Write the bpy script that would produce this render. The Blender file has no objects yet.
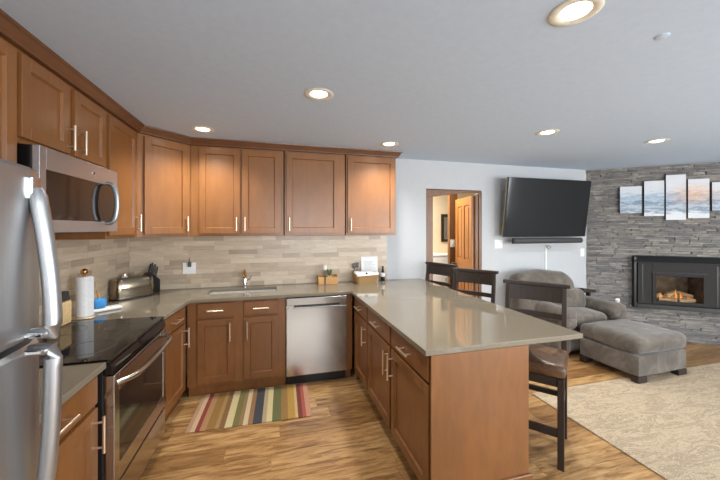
import bpy, bmesh, math, random
from mathutils import Vector, Matrix, noise
random.seed(7)
S = bpy.context.scene
COL = S.collection
R = math.radians

# ------------------------------------------------------------------ camera, world, light, exposure
cd = bpy.data.cameras.new('camera'); cam = bpy.data.objects.new('camera', cd); COL.objects.link(cam)
cam.location = (0, 0, 1.55); cam.rotation_euler = (R(90), 0, R(-15.2))
cd.sensor_width = 36; cd.lens = 16.0; cd.shift_y = -11.5/720; cd.clip_start = 0.02
S.camera = cam
S.view_settings.view_transform = 'Standard'; S.view_settings.look = 'None'
S.view_settings.gamma = 1.0; S.view_settings.use_curve_mapping = False
S.view_settings.exposure = 0.16
w = bpy.data.worlds.new('sky'); S.world = w; w.use_nodes = True
w.node_tree.nodes['Background'].inputs[0].default_value = (0.80, 0.90, 1.0, 1)
w.node_tree.nodes['Background'].inputs[1].default_value = 1.0

def area(name, loc, rot, sx, sy, power, color=(1, 1, 1)):
    l = bpy.data.lights.new(name, 'AREA'); l.shape = 'RECTANGLE'; l.size = sx; l.size_y = sy
    l.energy = power; l.color = color
    o = bpy.data.objects.new(name, l); COL.objects.link(o); o.location = loc; o.rotation_euler = rot
    return o
# added area lights outside unseen windows, behind the camera and on the right
area('added_light_rear_window', (1.0, -2.62, 1.45), (R(90), 0, 0), 2.2, 1.5, 95, (0.93, 0.97, 1.0))
area('added_light_rear_door', (4.2, -2.62, 1.15), (R(90), 0, 0), 2.2, 2.0, 170, (0.93, 0.97, 1.0))
area('added_light_right_window', (6.72, -1.55, 1.45), (R(90), 0, R(90)), 1.5, 1.5, 130, (0.93, 0.97, 1.0))

XL, YB, H = -1.42, 3.76, 2.43

# ------------------------------------------------------------------ materials
def lin(c):
    return tuple((x/255/12.92 if x/255 <= .04045 else ((x/255+.055)/1.055)**2.4) for x in c) + (1,)

class N:
    def __init__(s, name):
        s.m = bpy.data.materials.new(name); s.m.use_nodes = True
        s.t = s.m.node_tree; s.b = s.t.nodes['Principled BSDF']
    def n(s, typ, **kw):
        o = s.t.nodes.new(typ)
        for k, v in kw.items():
            if k.startswith('i_'):
                key = k[2:]
                o.inputs[int(key) if key.isdigit() else key.replace('_', ' ')].default_value = v
            else: setattr(o, k, v)
        return o
    def l(s, a, b): s.t.links.new(a, b)
    def ramp(s, fac, stops, interp='LINEAR'):
        r = s.n('ShaderNodeValToRGB'); e = r.color_ramp; e.interpolation = interp
        while len(e.elements) < len(stops): e.elements.new(0.5)
        for el, (p, c) in zip(e.elements, stops): el.position = p; el.color = lin(c)
        s.l(fac, r.inputs[0]); return r.outputs[0]
    def coords(s, scale=(1, 1, 1), kind='Object', island=False):
        tc = s.n('ShaderNodeTexCoord'); mp = s.n('ShaderNodeMapping'); mp.inputs['Scale'].default_value = scale
        src = tc.outputs[kind]
        if island:
            g = s.n('ShaderNodeNewGeometry'); mul = s.n('ShaderNodeMath', operation='MULTIPLY'); mul.inputs[1].default_value = 37.0
            s.l(g.outputs['Random Per Island'], mul.inputs[0])
            ad = s.n('ShaderNodeVectorMath', operation='ADD'); s.l(src, ad.inputs[0]); s.l(mul.outputs[0], ad.inputs[1]); src = ad.outputs[0]
            s.rnd = g.outputs['Random Per Island']
        s.l(src, mp.inputs[0]); return mp.outputs[0]
    def noise(s, vec, scale=5, detail=4, rough=.55, dist=0):
        t = s.n('ShaderNodeTexNoise'); s.l(vec, t.inputs['Vector'])
        t.inputs['Scale'].default_value = scale; t.inputs['Detail'].default_value = detail
        t.inputs['Roughness'].default_value = rough; t.inputs['Distortion'].default_value = dist
        return t.outputs[0]
    def bump(s, h, strength=.2, dist=.01):
        b = s.n('ShaderNodeBump'); b.inputs['Strength'].default_value = strength; b.inputs['Distance'].default_value = dist
        s.l(h, b.inputs['Height']); s.l(b.outputs[0], s.b.inputs['Normal'])
    def mix(s, fac, a, b, mode='MIX'):
        x = s.n('ShaderNodeMix', data_type='RGBA', blend_type=mode)
        if hasattr(fac, 'links'): s.l(fac, x.inputs[0])
        else: x.inputs[0].default_value = fac
        for i, v in ((6, a), (7, b)):
            if hasattr(v, 'links'): s.l(v, x.inputs[i])
            else: x.inputs[i].default_value = lin(v)
        return x.outputs[2]
    def base(s, c):
        if hasattr(c, 'links'): s.l(c, s.b.inputs['Base Color'])
        else: s.b.inputs['Base Color'].default_value = lin(c)
    def p(s, **kw):
        for k, v in kw.items(): s.b.inputs[k.replace('_', ' ')].default_value = v
        return s

def flat(name, c, rough=.5, metal=0., var=.06, scale=30, **kw):
    m = N(name); v = m.coords(); f = m.noise(v, scale)
    lo = tuple(max(0, x*(1-var)) for x in c); hi = tuple(min(255, x*(1+var)) for x in c)
    m.base(m.ramp(f, [(.3, lo), (.7, hi)])); m.p(Roughness=rough, Metallic=metal, **kw); return m.m

def wood(name, c0, c1, c2, rough=.35, scale=(9, 9, .9), coat=.25, blotch=.35):
    m = N(name); v = m.coords(scale); f = m.noise(v, 4, 6, .6, .6)
    col = m.ramp(f, [(.25, c0), (.5, c1), (.8, c2)])
    v2 = m.coords((1, 1, .5)); f2 = m.noise(v2, 3.0, 3)
    dark = tuple(int(x*.72) for x in c1)
    fm = m.n('ShaderNodeMapRange'); m.l(f2, fm.inputs[0]); fm.inputs[1].default_value = .35; fm.inputs[2].default_value = .75
    fm.inputs[3].default_value = 0; fm.inputs[4].default_value = blotch
    m.base(m.mix(fm.outputs[0], col, dark)); m.p(Roughness=rough, Coat_Weight=coat, Coat_Roughness=.25)
    m.bump(f, .04, .003); return m.m

M = {}
M['cab'] = wood('cabinet_wood_lit', (131, 84, 43), (140, 91, 48), (148, 99, 54), scale=(5, 5, 1.2))  # wall cabinets: the brighter light up high is put into the wood colour
M['cablow'] = wood('cabinet_wood_shaded', (114, 70, 33), (125, 79, 39), (135, 88, 45), scale=(5, 5, 1.2), blotch=.5)  # base cabinets: same wood, its colour darkened for the weaker light below
M['crown'] = wood('crown_wood', (92, 56, 32), (104, 65, 38), (116, 75, 45), scale=(2, 2, 9))
M['darkwood'] = wood('dark_stool_wood', (32, 22, 16), (42, 30, 22), (54, 39, 29), .5, (9, 9, .9), .0)
M['pine'] = wood('knotty_pine', (122, 72, 24), (160, 102, 40), (186, 128, 58), .4, (7, 7, .7), .2, .6)
M['jamb'] = wood('door_casing_wood', (92, 56, 26), (118, 76, 40), (138, 92, 52), .45, (7, 7, .7))
M['bamboo'] = wood('bamboo', (176, 126, 66), (196, 146, 84), (210, 164, 102), .5, (3, 3, 14), 0)
M['inside'] = flat('cabinet_shadow_gap', (70, 42, 24), .7)

m = N('wall_paint'); v = m.coords(); f = m.noise(v, 60, 4); m.base(m.ramp(f, [(.3, (188, 190, 192)), (.7, (193, 195, 197))])); m.p(Roughness=.75); m.bump(f, .08, .004); M['wall'] = m.m
m = N('ceiling_paint'); v = m.coords(); f = m.noise(v, 25, 5); m.base(m.ramp(f, [(.3, (198, 214, 234)), (.7, (203, 219, 238))])); m.p(Roughness=.85); m.bump(f, .12, .006); M['ceiling'] = m.m
M['cream'] = flat('cream_wall', (226, 208, 178), .8, 0, .02, 3)
M['white'] = flat('white_paint', (238, 238, 235), .45, 0, .02)
M['plate'] = flat('white_plastic', (240, 239, 234), .35, 0, .02)

m = N('oak_plank'); v = m.coords((1.5, 11, 1), island=True); f = m.noise(v, 2.6, 9, .68, .7)
col = m.ramp(f, [(.30, (70, 46, 26)), (.41, (122, 87, 52)), (.51, (170, 134, 90)), (.67, (202, 168, 122))])
v2 = m.coords((.8, 4.0, 1), island=True); f2 = m.noise(v2, 1.6, 4, .6, 1.0)
col = m.mix(.28, col, m.ramp(f2, [(.35, (112, 80, 48)), (.6, (192, 156, 108))]))
rc = m.ramp(m.rnd, [(0, (196, 180, 162)), (.5, (236, 226, 212)), (1, (255, 252, 244))])
m.base(m.mix(1.0, col, rc, 'MULTIPLY')); m.p(Roughness=.32); m.bump(f, .06, .003); M['floor'] = m.m

m = N('stacked_slate'); v = m.coords((1, 1, 3), island=True); f = m.noise(v, 9, 8, .65, .4)
col = m.ramp(f, [(.25, (112, 110, 108)), (.55, (160, 157, 154)), (.8, (196, 192, 186))])
rc = m.ramp(m.rnd, [(0, (186, 186, 190)), (.5, (224, 221, 217)), (.85, (242, 236, 226)), (1, (255, 250, 242))])
m.base(m.mix(1.0, col, rc, 'MULTIPLY')); m.p(Roughness=.75); m.bump(f, .9, .02); M['stone'] = m.m
M['mortar'] = flat('dark_grout', (84, 82, 80), .9)

m = N('backsplash_tile'); v = m.coords((2.5, 2.5, 16), island=True); f = m.noise(v, 3, 6, .6, .5)
col = m.ramp(f, [(.25, (200, 182, 160)), (.55, (214, 199, 179)), (.8, (226, 213, 195))])
rc = m.ramp(m.rnd, [(0, (206, 196, 190)), (.4, (236, 230, 222)), (1, (255, 252, 246))])
m.base(m.mix(1.0, col, rc, 'MULTIPLY')); m.p(Roughness=.3); M['tile'] = m.m
M['grout'] = flat('tile_grout', (182, 165, 142), .9)

m = N('quartz'); v = m.coords(); f = m.noise(v, 160, 3); m.base(m.ramp(f, [(.3, (116, 107, 92)), (.7, (128, 119, 103))])); m.p(Roughness=.05); M['quartz'] = m.m

def steel(name, c=(190, 190, 190), rough=.28, scale=(2, 2, 140)):
    m = N(name); v = m.coords(scale); f = m.noise(v, 3, 3)
    m.base(m.ramp(f, [(.2, tuple(int(x*.95) for x in c)), (.8, c)])); m.p(Metallic=1.0, Roughness=rough); return m.m
M['steel'] = steel('stainless_steel', (178, 179, 181), .36, (140, 140, 2)); M['steel'].node_tree.nodes['Principled BSDF'].inputs['Metallic'].default_value = .88
M['steelh'] = steel('stainless_brushed_sideways', (190, 192, 196), .34); M['steelh'].node_tree.nodes['Principled BSDF'].inputs['Metallic'].default_value = .86
M['nickel'] = steel('brushed_nickel', (240, 226, 204), .35)
M['steelr'] = steel('polished_range_steel', (192, 188, 182), .2)
M['steeldw'] = steel('dishwasher_steel', (190, 190, 188), .21, (90, 90, 1))
M['sinksteel'] = flat('bright_sink_steel', (214, 213, 208), .35, .45, .02)
M['toaster'] = steel('bronze_toned_steel', (150, 136, 116), .16)
M['insert_panel'] = flat('dark_grey_panel', (38, 35, 33), .7, .2)
M['bezel'] = flat('pale_bezel', (176, 160, 140), .35, .3)
M['chrome'] = steel('chrome', (225, 225, 225), .08)
M['blackglass'] = flat('black_glass', (14, 14, 15), .05, 0, .02)
M['window_glass_dark'] = flat('smoked_door_glass', (34, 27, 23), .07, 0, .02)
M['black'] = flat('black_plastic', (20, 20, 21), .4)
M['blackmetal'] = flat('black_enamel', (18, 17, 17), .3)
M['greymetal'] = flat('charcoal_metal', (84, 83, 82), .45, .3)
M['fridge_side'] = flat('grey_enamel', (96, 97, 99), .5)
M['paper'] = flat('paper', (240, 240, 240), .9, 0, .02, 60)
M['blue'] = flat('blue_cloth', (58, 142, 206), .8)
M['wicker'] = None
m = N('wicker'); v = m.coords((60, 60, 90)); wv = m.n('ShaderNodeTexWave'); wv.inputs['Scale'].default_value = 1; wv.inputs['Distortion'].default_value = 3; m.l(v, wv.inputs[0])
m.base(m.ramp(wv.outputs[1], [(.2, (140, 98, 54)), (.8, (206, 168, 112))])); m.p(Roughness=.8); m.bump(wv.outputs[1], .6, .006); M['wicker'] = m.m

def suede(name, a, b, c):
    m = N(name); v = m.coords(); f = m.noise(v, 5.5, 6, .65, .8); g = m.noise(v, 300, 2)
    m.base(m.ramp(f, [(.3, a), (.5, b), (.72, c)])); m.p(Roughness=.9, Sheen_Weight=.3, Sheen_Roughness=.5); m.bump(f, .35, .03); return m.m
M['suede'] = suede('grey_suede', (68, 61, 54), (90, 82, 73), (116, 107, 96))
m = N('leather_patch'); v = m.coords((6, 6, 6)); vo = m.n('ShaderNodeTexVoronoi'); vo.inputs['Scale'].default_value = 1.3; m.l(v, vo.inputs['Vector'])
f = m.noise(v, 3, 5, .6, 1); hs = m.n('ShaderNodeSeparateColor'); m.l(vo.outputs['Color'], hs.inputs[0])
c1 = m.ramp(hs.outputs[0], [(0, (52, 33, 21)), (.5, (88, 58, 36)), (1, (136, 98, 66))])
m.base(m.mix(.4, c1, m.ramp(f, [(.3, (44, 28, 18)), (.7, (140, 104, 70))]))); m.p(Roughness=.4); M['leather'] = m.m

m = N('beige_rug'); v = m.coords((1.1, 4.2, 1)); f = m.noise(v, 2.4, 12, .82, .9); v3 = m.coords((1, 1, 1)); g = m.noise(v3, 240, 3, .7)
c1 = m.ramp(f, [(.30, (178, 158, 132)), (.41, (232, 210, 178)), (.47, (192, 172, 146)), (.52, (240, 220, 190)), (.60, (206, 184, 154)), (.68, (232, 212, 180)), (.78, (180, 162, 138))])
c2 = m.ramp(g, [(.35, (205, 198, 188)), (.65, (255, 255, 255))])
m.base(m.mix(1.0, c1, c2, 'MULTIPLY')); m.p(Roughness=1.0); m.bump(g, .9, .02); M['rug'] = m.m

stripes = [(0, (175, 138, 108)), (.035, (196, 166, 131)), (.07, (133, 58, 47)), (.105, (165, 125, 85)), (.15, (141, 105, 53)), (.215, (157, 124, 74)),
           (.25, (124, 91, 52)), (.29, (194, 180, 135)), (.35, (113, 103, 59)), (.40, (134, 111, 70)), (.43, (196, 175, 139)), (.47, (141, 104, 70)),
           (.51, (60, 61, 66)), (.585, (165, 148, 114)), (.62, (198, 182, 137)), (.665, (97, 99, 58)), (.74, (141, 107, 59)), (.80, (169, 132, 63)),
           (.86, (190, 164, 111)), (.885, (114, 55, 46)), (.925, (159, 82, 67)), (.955, (185, 135, 108))]
m = N('striped_weave')
tc = m.n('ShaderNodeTexCoord'); sp = m.n('ShaderNodeSeparateXYZ'); m.l(tc.outputs['UV'], sp.inputs[0])
col = m.ramp(sp.outputs[0], stripes, 'CONSTANT'); g = m.noise(m.coords((1, 1, 1)), 220, 2)
m.base(m.mix(1.0, col, m.ramp(g, [(.3, (215, 212, 208)), (.7, (255, 255, 255))]), 'MULTIPLY')); m.p(Roughness=.95); m.bump(g, .5, .006); M['stripe'] = m.m

# winter landscape shared by the five canvases (u runs along the wall, v is height)
m = N('winter_landscape_print'); tc = m.n('ShaderNodeTexCoord'); sp = m.n('ShaderNodeSeparateXYZ'); m.l(tc.outputs['UV'], sp.inputs[0])
mp = m.n('ShaderNodeMapping'); mp.inputs['Scale'].default_value = (5, 9, 1); m.l(tc.outputs['UV'], mp.inputs[0])
f = m.noise(mp.outputs[0], 1.6, 8, .65, .6)
ad = m.n('ShaderNodeMath', operation='MULTIPLY_ADD'); m.l(f, ad.inputs[0]); ad.inputs[1].default_value = .42; m.l(sp.outputs[1], ad.inputs[2])
land = m.ramp(ad.outputs[0], [(.10, (226, 226, 224)), (.36, (220, 222, 224)), (.44, (128, 146, 166)), (.52, (190, 200, 208)), (.60, (116, 136, 158)), (.68, (180, 196, 210)), (.74, (150, 170, 190)), (.84, (206, 212, 218)), (1, (216, 218, 222))])
vd = m.n('ShaderNodeVectorMath', operation='DISTANCE'); m.l(tc.outputs['UV'], vd.inputs[0]); vd.inputs[1].default_value = (.68, .56, 0)
glow = m.n('ShaderNodeMapRange'); m.l(vd.outputs['Value'], glow.inputs[0]); glow.inputs[1].default_value = .02; glow.inputs[2].default_value = .28; glow.inputs[3].default_value = .6; glow.inputs[4].default_value = 0
warm = m.ramp(f, [(.3, (150, 112, 84)), (.5, (240, 176, 112)), (.7, (250, 214, 160))])
m.base(m.mix(glow.outputs[0], land, warm)); m.p(Roughness=.6); M['canvas'] = m.m
M['canvas_edge'] = flat('canvas_edge', (52, 56, 62), .8)

def emit(name, c, strength):
    m = N(name); f = m.noise(m.coords(), 8); m.base(c)
    m.l(m.ramp(f, [(.3, tuple(int(x*.97) for x in c)), (.7, c)]), m.b.inputs['Emission Color']); m.p(Emission_Strength=strength); return m.m
M['lamp'] = emit('lamp_lens', (255, 246, 228), 9.0)
m = N('flame'); f = m.noise(m.coords(), 18, 3); m.l(m.ramp(f, [(.3, (255, 120, 30)), (.7, (255, 214, 120))]), m.b.inputs['Emission Color']); m.base((255, 150, 60)); m.p(Emission_Strength=.45, Roughness=.8); M['flame'] = m.m
M['log'] = wood('ceramic_log', (150, 108, 72), (204, 164, 118), (232, 200, 158), .9, (9, 9, 9), 0)
M['brick_dark'] = flat('firebox_lining', (128, 104, 80), .85, 0, .2, 12)
m = N('clear_glass'); f = m.noise(m.coords(), 3); m.base(m.ramp(f, [(.3, (240, 242, 242)), (.7, (246, 248, 248))])); m.p(Roughness=.03, Transmission_Weight=1.0, IOR=1.05); M['glass'] = m.m
M['screen'] = flat('tv_screen', (15, 16, 17), .07, 0, .03, 2)
M['leaf'] = flat('green_leaf', (92, 124, 70), .5, 0, .15)
M['brass'] = steel('warm_brass', (206, 160, 96), .25)
M['utensil'] = flat('beige_block', (206, 176, 128), .6)

# ------------------------------------------------------------------ geometry helpers
class MB:
    def __init__(s): s.bm = bmesh.new(); s.uv = None
    def box(s, x0, x1, y0, y1, z0, z1, mat=None):
        vs = [s.bm.verts.new((x, y, z)) for x in (x0, x1) for y in (y0, y1) for z in (z0, z1)]
        if mat is not None:
            for v in vs: v.co = mat @ v.co
        for q in ((0, 1, 3, 2), (4, 6, 7, 5), (0, 4, 5, 1), (2, 3, 7, 6), (0, 2, 6, 4), (1, 5, 7, 3)):
            s.bm.faces.new([vs[i] for i in q])
        return s
    def prism(s, poly, z0, z1, axis='z'):
        f = {'z': lambda a, b, c: (a, b, c), 'y': lambda a, b, c: (a, c, b), 'x': lambda a, b, c: (c, a, b)}[axis]
        lo = [s.bm.verts.new(f(a, b, z0)) for a, b in poly]; hi = [s.bm.verts.new(f(a, b, z1)) for a, b in poly]
        n = len(poly); s.bm.faces.new(lo); s.bm.faces.new(hi[::-1])
        for i in range(n): s.bm.faces.new((lo[i], hi[i], hi[(i+1) % n], lo[(i+1) % n]))
        return s
    def rings(s, rings, cap=True, closed=False):
        R_ = [[s.bm.verts.new(p) for p in r] for r in rings]; n = len(R_[0])
        k = len(R_)
        for a in range(k if closed else k-1):
            A, B = R_[a], R_[(a+1) % k]
            for i in range(n): s.bm.faces.new((A[i], A[(i+1) % n], B[(i+1) % n], B[i]))
        if cap and not closed: s.bm.faces.new(R_[0][::-1]); s.bm.faces.new(R_[-1])
        return s
    def tube(s, pts, r, seg=10, closed=False, ry=None):
        pts = [Vector(p) for p in pts]; out = []
        for i, p in enumerate(pts):
            if closed: d = pts[(i+1) % len(pts)]-pts[i-1]
            else: d = pts[min(i+1, len(pts)-1)]-pts[max(i-1, 0)]
            d.normalize(); up = Vector((0, 0, 1)) if abs(d.z) < .9 else Vector((1, 0, 0))
            a = d.cross(up).normalized(); b = d.cross(a).normalized()
            rr = r[i] if isinstance(r, (list, tuple)) else r
            out.append([p+a*math.cos(t)*rr+b*math.sin(t)*(ry or rr) for t in [2*math.pi*k/seg for k in range(seg)]])
        return s.rings(out, closed=closed)
    def cyl(s, p0, p1, r, r2=None, seg=20): return s.tube([p0, p1], [r, r if r2 is None else r2], seg)
    def lathe(s, prof, c=(0, 0, 0), seg=28):
        out = [[(c[0]+r*math.cos(t), c[1]+r*math.sin(t), c[2]+z) for t in [2*math.pi*k/seg for k in range(seg)]] for r, z in prof]
        return s.rings(out)
    def rbox(s, c, hs, r, n=8, bulge=0., wob=0., mat=None, seed=0):
        c = Vector(c); hx, hy, hz = hs; r = min(r, hx, hy, hz)
        grid = {}
        def pt(i, j, k):
            key = (i, j, k)
            if key in grid: return grid[key]
            def m_(t): return math.copysign(1-(1-abs(t))**1.7, t)
            p = Vector((m_(i/n*2-1)*hx, m_(j/n*2-1)*hy, m_(k/n*2-1)*hz))
            q = Vector((max(-hx+r, min(hx-r, p.x)), max(-hy+r, min(hy-r, p.y)), max(-hz+r, min(hz-r, p.z))))
            d = p-q
            if d.length > 1e-9: p = q+d.normalized()*r
            if bulge: p.z += bulge*(1-(p.x/hx)**2)*(1-(p.y/hy)**2)*(1 if p.z > 0 else -.3)
            if wob:
                nv = noise.noise_vector(p*5+Vector((seed, seed*2, 0))); p += nv*wob
            if mat is not None: p = mat @ p
            grid[key] = s.bm.verts.new(p+c); return grid[key]
        for a in range(n):
            for b in range(n):
                for kf, fix in ((0, 0), (0, n), (1, 0), (1, n), (2, 0), (2, n)):
                    def mk(u, v_):
                        return pt(*((fix, u, v_) if kf == 0 else (u, fix, v_) if kf == 1 else (u, v_, fix)))
                    s.bm.faces.new((mk(a, b), mk(a+1, b), mk(a+1, b+1), mk(a, b+1)))
        return s
    def build(s, name, mat, parent=None, bevel=0., smooth=False, seg=2):
        bmesh.ops.recalc_face_normals(s.bm, faces=s.bm.faces)
        me = bpy.data.meshes.new(name); s.bm.to_mesh(me); s.bm.free()
        me.materials.append(M[mat] if isinstance(mat, str) else mat)
        if smooth:
            for p in me.polygons: p.use_smooth = True
            me.set_sharp_from_angle(angle=R(40))
        o = bpy.data.objects.new(name, me); COL.objects.link(o)
        if parent: o.parent = parent
        if bevel:
            b = o.modifiers.new('bevel', 'BEVEL'); b.width = bevel; b.segments = seg; b.limit_method = 'ANGLE'; b.angle_limit = R(40)
        return o

def tag(o, label, cat, group=None):
    o['label'] = label; o['category'] = cat
    if group: o['group'] = group
    return o
def thing(name, label, cat, loc=(0, 0, 0), rz=0, group=None):
    o = bpy.data.objects.new(name, None); COL.objects.link(o); o.empty_display_size = .1
    o.location = loc; o.rotation_euler = (0, 0, R(rz)); return tag(o, label, cat, group)
def struct(o): o['kind'] = 'structure'; return o
def dup(o, parent=None):
    c = o.copy(); COL.objects.link(c)
    if parent: c.parent = parent
    for ch in list(o.children): dup(ch, c)
    return c
def uvproj(o, fn):
    me = o.data; uv = me.uv_layers.new(name='UVMap')
    for lp in me.loops: uv.data[lp.index].uv = fn(me.vertices[lp.vertex_index].co)

# ------------------------------------------------------------------ the setting
XR, YF = 6.6, -2.5
# floor of planks running along x
b = MB(); y = YF
b.box(XL-.1, XR+.1, YF-.1, 5.5, -.06, -.016)
while y < 5.5:
    x = XL-random.random()*1.2
    while x < XR:
        L = random.choice((1.2, 1.2, .9, 1.5))
        x0, x1 = max(x, XL), min(x+L, XR)
        if x1-x0 > .02: b.box(x0+.0008, x1-.0008, y+.0008, min(y+.165, 5.5)-.0008, -.016, 0)
        x += L
    y += .165
struct(b.build('floor', 'floor'))
struct(MB().box(XL-.1, XR+.1, YF-.1, YB+.12, H, H+.08).build('ceiling', 'ceiling'))
struct(MB().box(XL-.1, XL, YF-.1, YB+.12, 0, H).build('wall_left', 'wall'))
# back wall with the doorway
DX0, DX1, DZ = 1.905, 2.735, 2.065
b = MB(); b.box(XL, DX0, YB, YB+.12, 0, H).box(DX1, XR, YB, YB+.12, 0, H).box(DX0, DX1, YB, YB+.12, DZ, H)
struct(b.build('wall_back', 'wall'))
# unseen rear and right walls, window openings put in for the added lights
b = MB(); rear = [(-.1, 2.1, .7, 2.2), (3.1, 5.3, .05, 2.15)]
b.box(XL, -.1, YF-.12, YF, 0, H).box(2.1, 3.1, YF-.12, YF, 0, H).box(5.3, XR, YF-.12, YF, 0, H)
for x0, x1, z0, z1 in rear: b.box(x0, x1, YF-.12, YF, 0, z0).box(x0, x1, YF-.12, YF, z1, H)
struct(b.build('wall_rear', 'wall'))
b = MB(); b.box(XR, XR+.12, YF-.12, -2.3, 0, H).box(XR, XR+.12, -.8, YB+.12, 0, H).box(XR, XR+.12, -2.3, -.8, 0, .7).box(XR, XR+.12, -2.3, -.8, 2.2, H)
struct(b.build('wall_right', 'wall'))
for i, (x0, x1, z0, z1) in enumerate(rear):
    b = MB(); t = .05
    b.box(x0, x0+t, YF-.09, YF-.03, z0, z1).box(x1-t, x1, YF-.09, YF-.03, z0, z1).box(x0+t, x1-t, YF-.09, YF-.03, z0, z0+t).box(x0+t, x1-t, YF-.09, YF-.03, z1-t, z1)
    b.box((x0+x1)/2-.03, (x0+x1)/2+.03, YF-.09, YF-.03, z0+t, z1-t)
    struct(b.build('window_%d' % (i+1), 'white'))
b = MB(); b.box(XR+.03, XR+.09, -2.3, -2.25, .7, 2.2).box(XR+.03, XR+.09, -.85, -.8, .7, 2.2).box(XR+.03, XR+.09, -2.25, -.85, .7, .75).box(XR+.03, XR+.09, -2.25, -.85, 2.15, 2.2).box(XR+.03, XR+.09, -1.58, -1.52, .75, 2.15)
struct(b.build('window_3', 'white'))

# corner fireplace wall of stacked stone; local x runs along the wall, -y faces the room
FA = -38; FP = (4.56, YB); FLEN = 2.50
fx0, fx1, fz0, fz1 = .54, 1.53, .435, 1.155           # surround of the insert
hx0, hx1, hz0, hz1 = .74, 1.33, .50, .94              # hole for the firebox
froot = bpy.data.objects.new('wall_fireplace', None); COL.objects.link(froot); struct(froot)
froot.location = (FP[0], FP[1], 0); froot.rotation_euler = (0, 0, R(FA))
b = MB(); b.box(0, hx0, .02, .09, 0, H).box(hx1, FLEN, .02, .09, 0, H).box(hx0, hx1, .02, .09, 0, hz0).box(hx0, hx1, .02, .09, hz1, H)
struct(b.build('backing', 'mortar', froot))
b = MB(); z = 0.0; rs = random.Random(3)
while z < H-.001:
    hgt = min(rs.choice((.018, .022, .027, .033)), H-z)
    if H-z-hgt < .012: hgt = H-z
    x = -.0 - rs.random()*.2
    while x < FLEN:
        L = rs.uniform(.07, .34); x0, x1 = max(0, x), min(FLEN, x+L); x += L
        if x1-x0 < .01: continue
        d = rs.uniform(0, .022)
        segs = [(x0, x1)]
        if z+hgt > hz0 and z < hz1:
            segs = [q for q in ((x0, min(x1, hx0)), (max(x0, hx1), x1)) if q[1]-q[0] > .005]
        for a, c in segs: b.box(a+.0012, c-.0012, -d, .021, z+.0012, z+hgt-.0012)
    z += hgt
struct(b.build('stacked_stone', 'stone', froot, bevel=.002, seg=1))

# tiled backsplash
b = MB(); b.box(XL, XL+.006, 1.14, YB, .914, 1.474).box(XL+.006, 1.366, YB-.006, YB, .914, 1.474)
bs = struct(b.build('trim_1', 'grout'))
b = MB(); rs = random.Random(5); z = .916; k = 0
while z < 1.42:
    hh = .05
    x = XL+.011-rs.random()*.3
    while x < 1.364:
        L = rs.choice((.15, .2, .3, .3, .4)); x0, x1 = max(XL+.011, x), min(1.364, x+L); x += L
        if x1-x0 > .01: b.box(x0+.0006, x1-.0006, YB-.010, YB-.006, z+.0006, z+hh-.0006)
    y = 1.14-rs.random()*.3
    while y < YB-.011:
        L = rs.choice((.15, .2, .3, .3, .4)); y0, y1 = max(1.142, y), min(YB-.011, y+L); y += L
        if y1-y0 > .01: b.box(XL+.006, XL+.010, y0+.0006, y1-.0006, z+.0006, z+hh-.0006)
    z += hh
struct(b.build('tile_field', 'tile', bs))
# baseboards of the living room
struct(MB().box(2.74, 4.50, YB-.015, YB, 0, .09).box(1.43, 1.90, YB-.015, YB, 0, .09).build('baseboard_back', 'white', bevel=.004))
struct(MB().box(XR-.015, XR, YF, 1.95, 0, .09).build('baseboard_right', 'white', bevel=.004))

# doorway: timber frame, open pine door, the room beyond
d1 = bpy.data.objects.new('door_1', None); COL.objects.link(d1); struct(d1); d1.location = (DX0, YB, 0)
W_ = DX1-DX0
b = MB(); b.box(.0, .105, .012, .11, 0, 2.0)
struct(b.build('jamb', 'jamb', d1, bevel=.004))
b = MB(); b.box(W_-.09, W_-.045, .012, .11, 0, 2.0).box(W_-.04, W_, .004, .115, 0, 2.02)
struct(b.build('jamb', 'jamb', d1, bevel=.004))
b = MB(); b.prism([(.0, 1.955), (.62, 2.035), (W_, 2.045), (W_, 2.06), (0, 2.06)], .008, .11, 'y')
struct(b.build('header', 'jamb', d1, bevel=.004))
leaf = bpy.data.objects.new('door_leaf', None); COL.objects.link(leaf); leaf.parent = d1; struct(leaf)
leaf.location = (W_-.085, .05, 0); leaf.rotation_euler = (0, 0, R(76))
def panel_door(parent, wd, ht, th, mat):
    b = MB(); st = .11
    for a in (0, wd-st): b.box(a, a+st, 0, th, .01, ht)
    for z0, z1 in ((.01, .22), (.95, 1.10), (ht-.12, ht)): b.box(st, wd-st, 0, th, z0, z1)
    b.box(wd/2-.045, wd/2+.045, 0, th, .22, .95).box(wd/2-.045, wd/2+.045, 0, th, 1.10, ht-.12)
    struct(b.build('door_frame', mat, parent, bevel=.004))
    b = MB()
    for x0, x1 in ((st, wd/2-.045), (wd/2+.045, wd-st)):
        for z0, z1 in ((.22, .95), (1.10, ht-.12)):
            b.box(x0, x1, th*.35, th*.65, z0, z1).box(x0+.03, x1-.03, th*.12, th*.88, z0+.03, z1-.03)
    struct(b.build('door_panel', mat, parent, bevel=.006))
panel_door(leaf, .70, 2.0, .035, 'pine')
b = MB()
for sy in (-1, 1):
    y0 = 0 if sy < 0 else .035
    b.cyl((.64, y0, 1.0), (.64, y0+sy*.045, 1.0), .012); b.tube([(.64, y0+sy*.045, 1.0), (.64, y0+sy*.07, 1.0)], [.028, .02], 16)
struct(b.build('door_knob', 'blackmetal', leaf, smooth=True))
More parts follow.
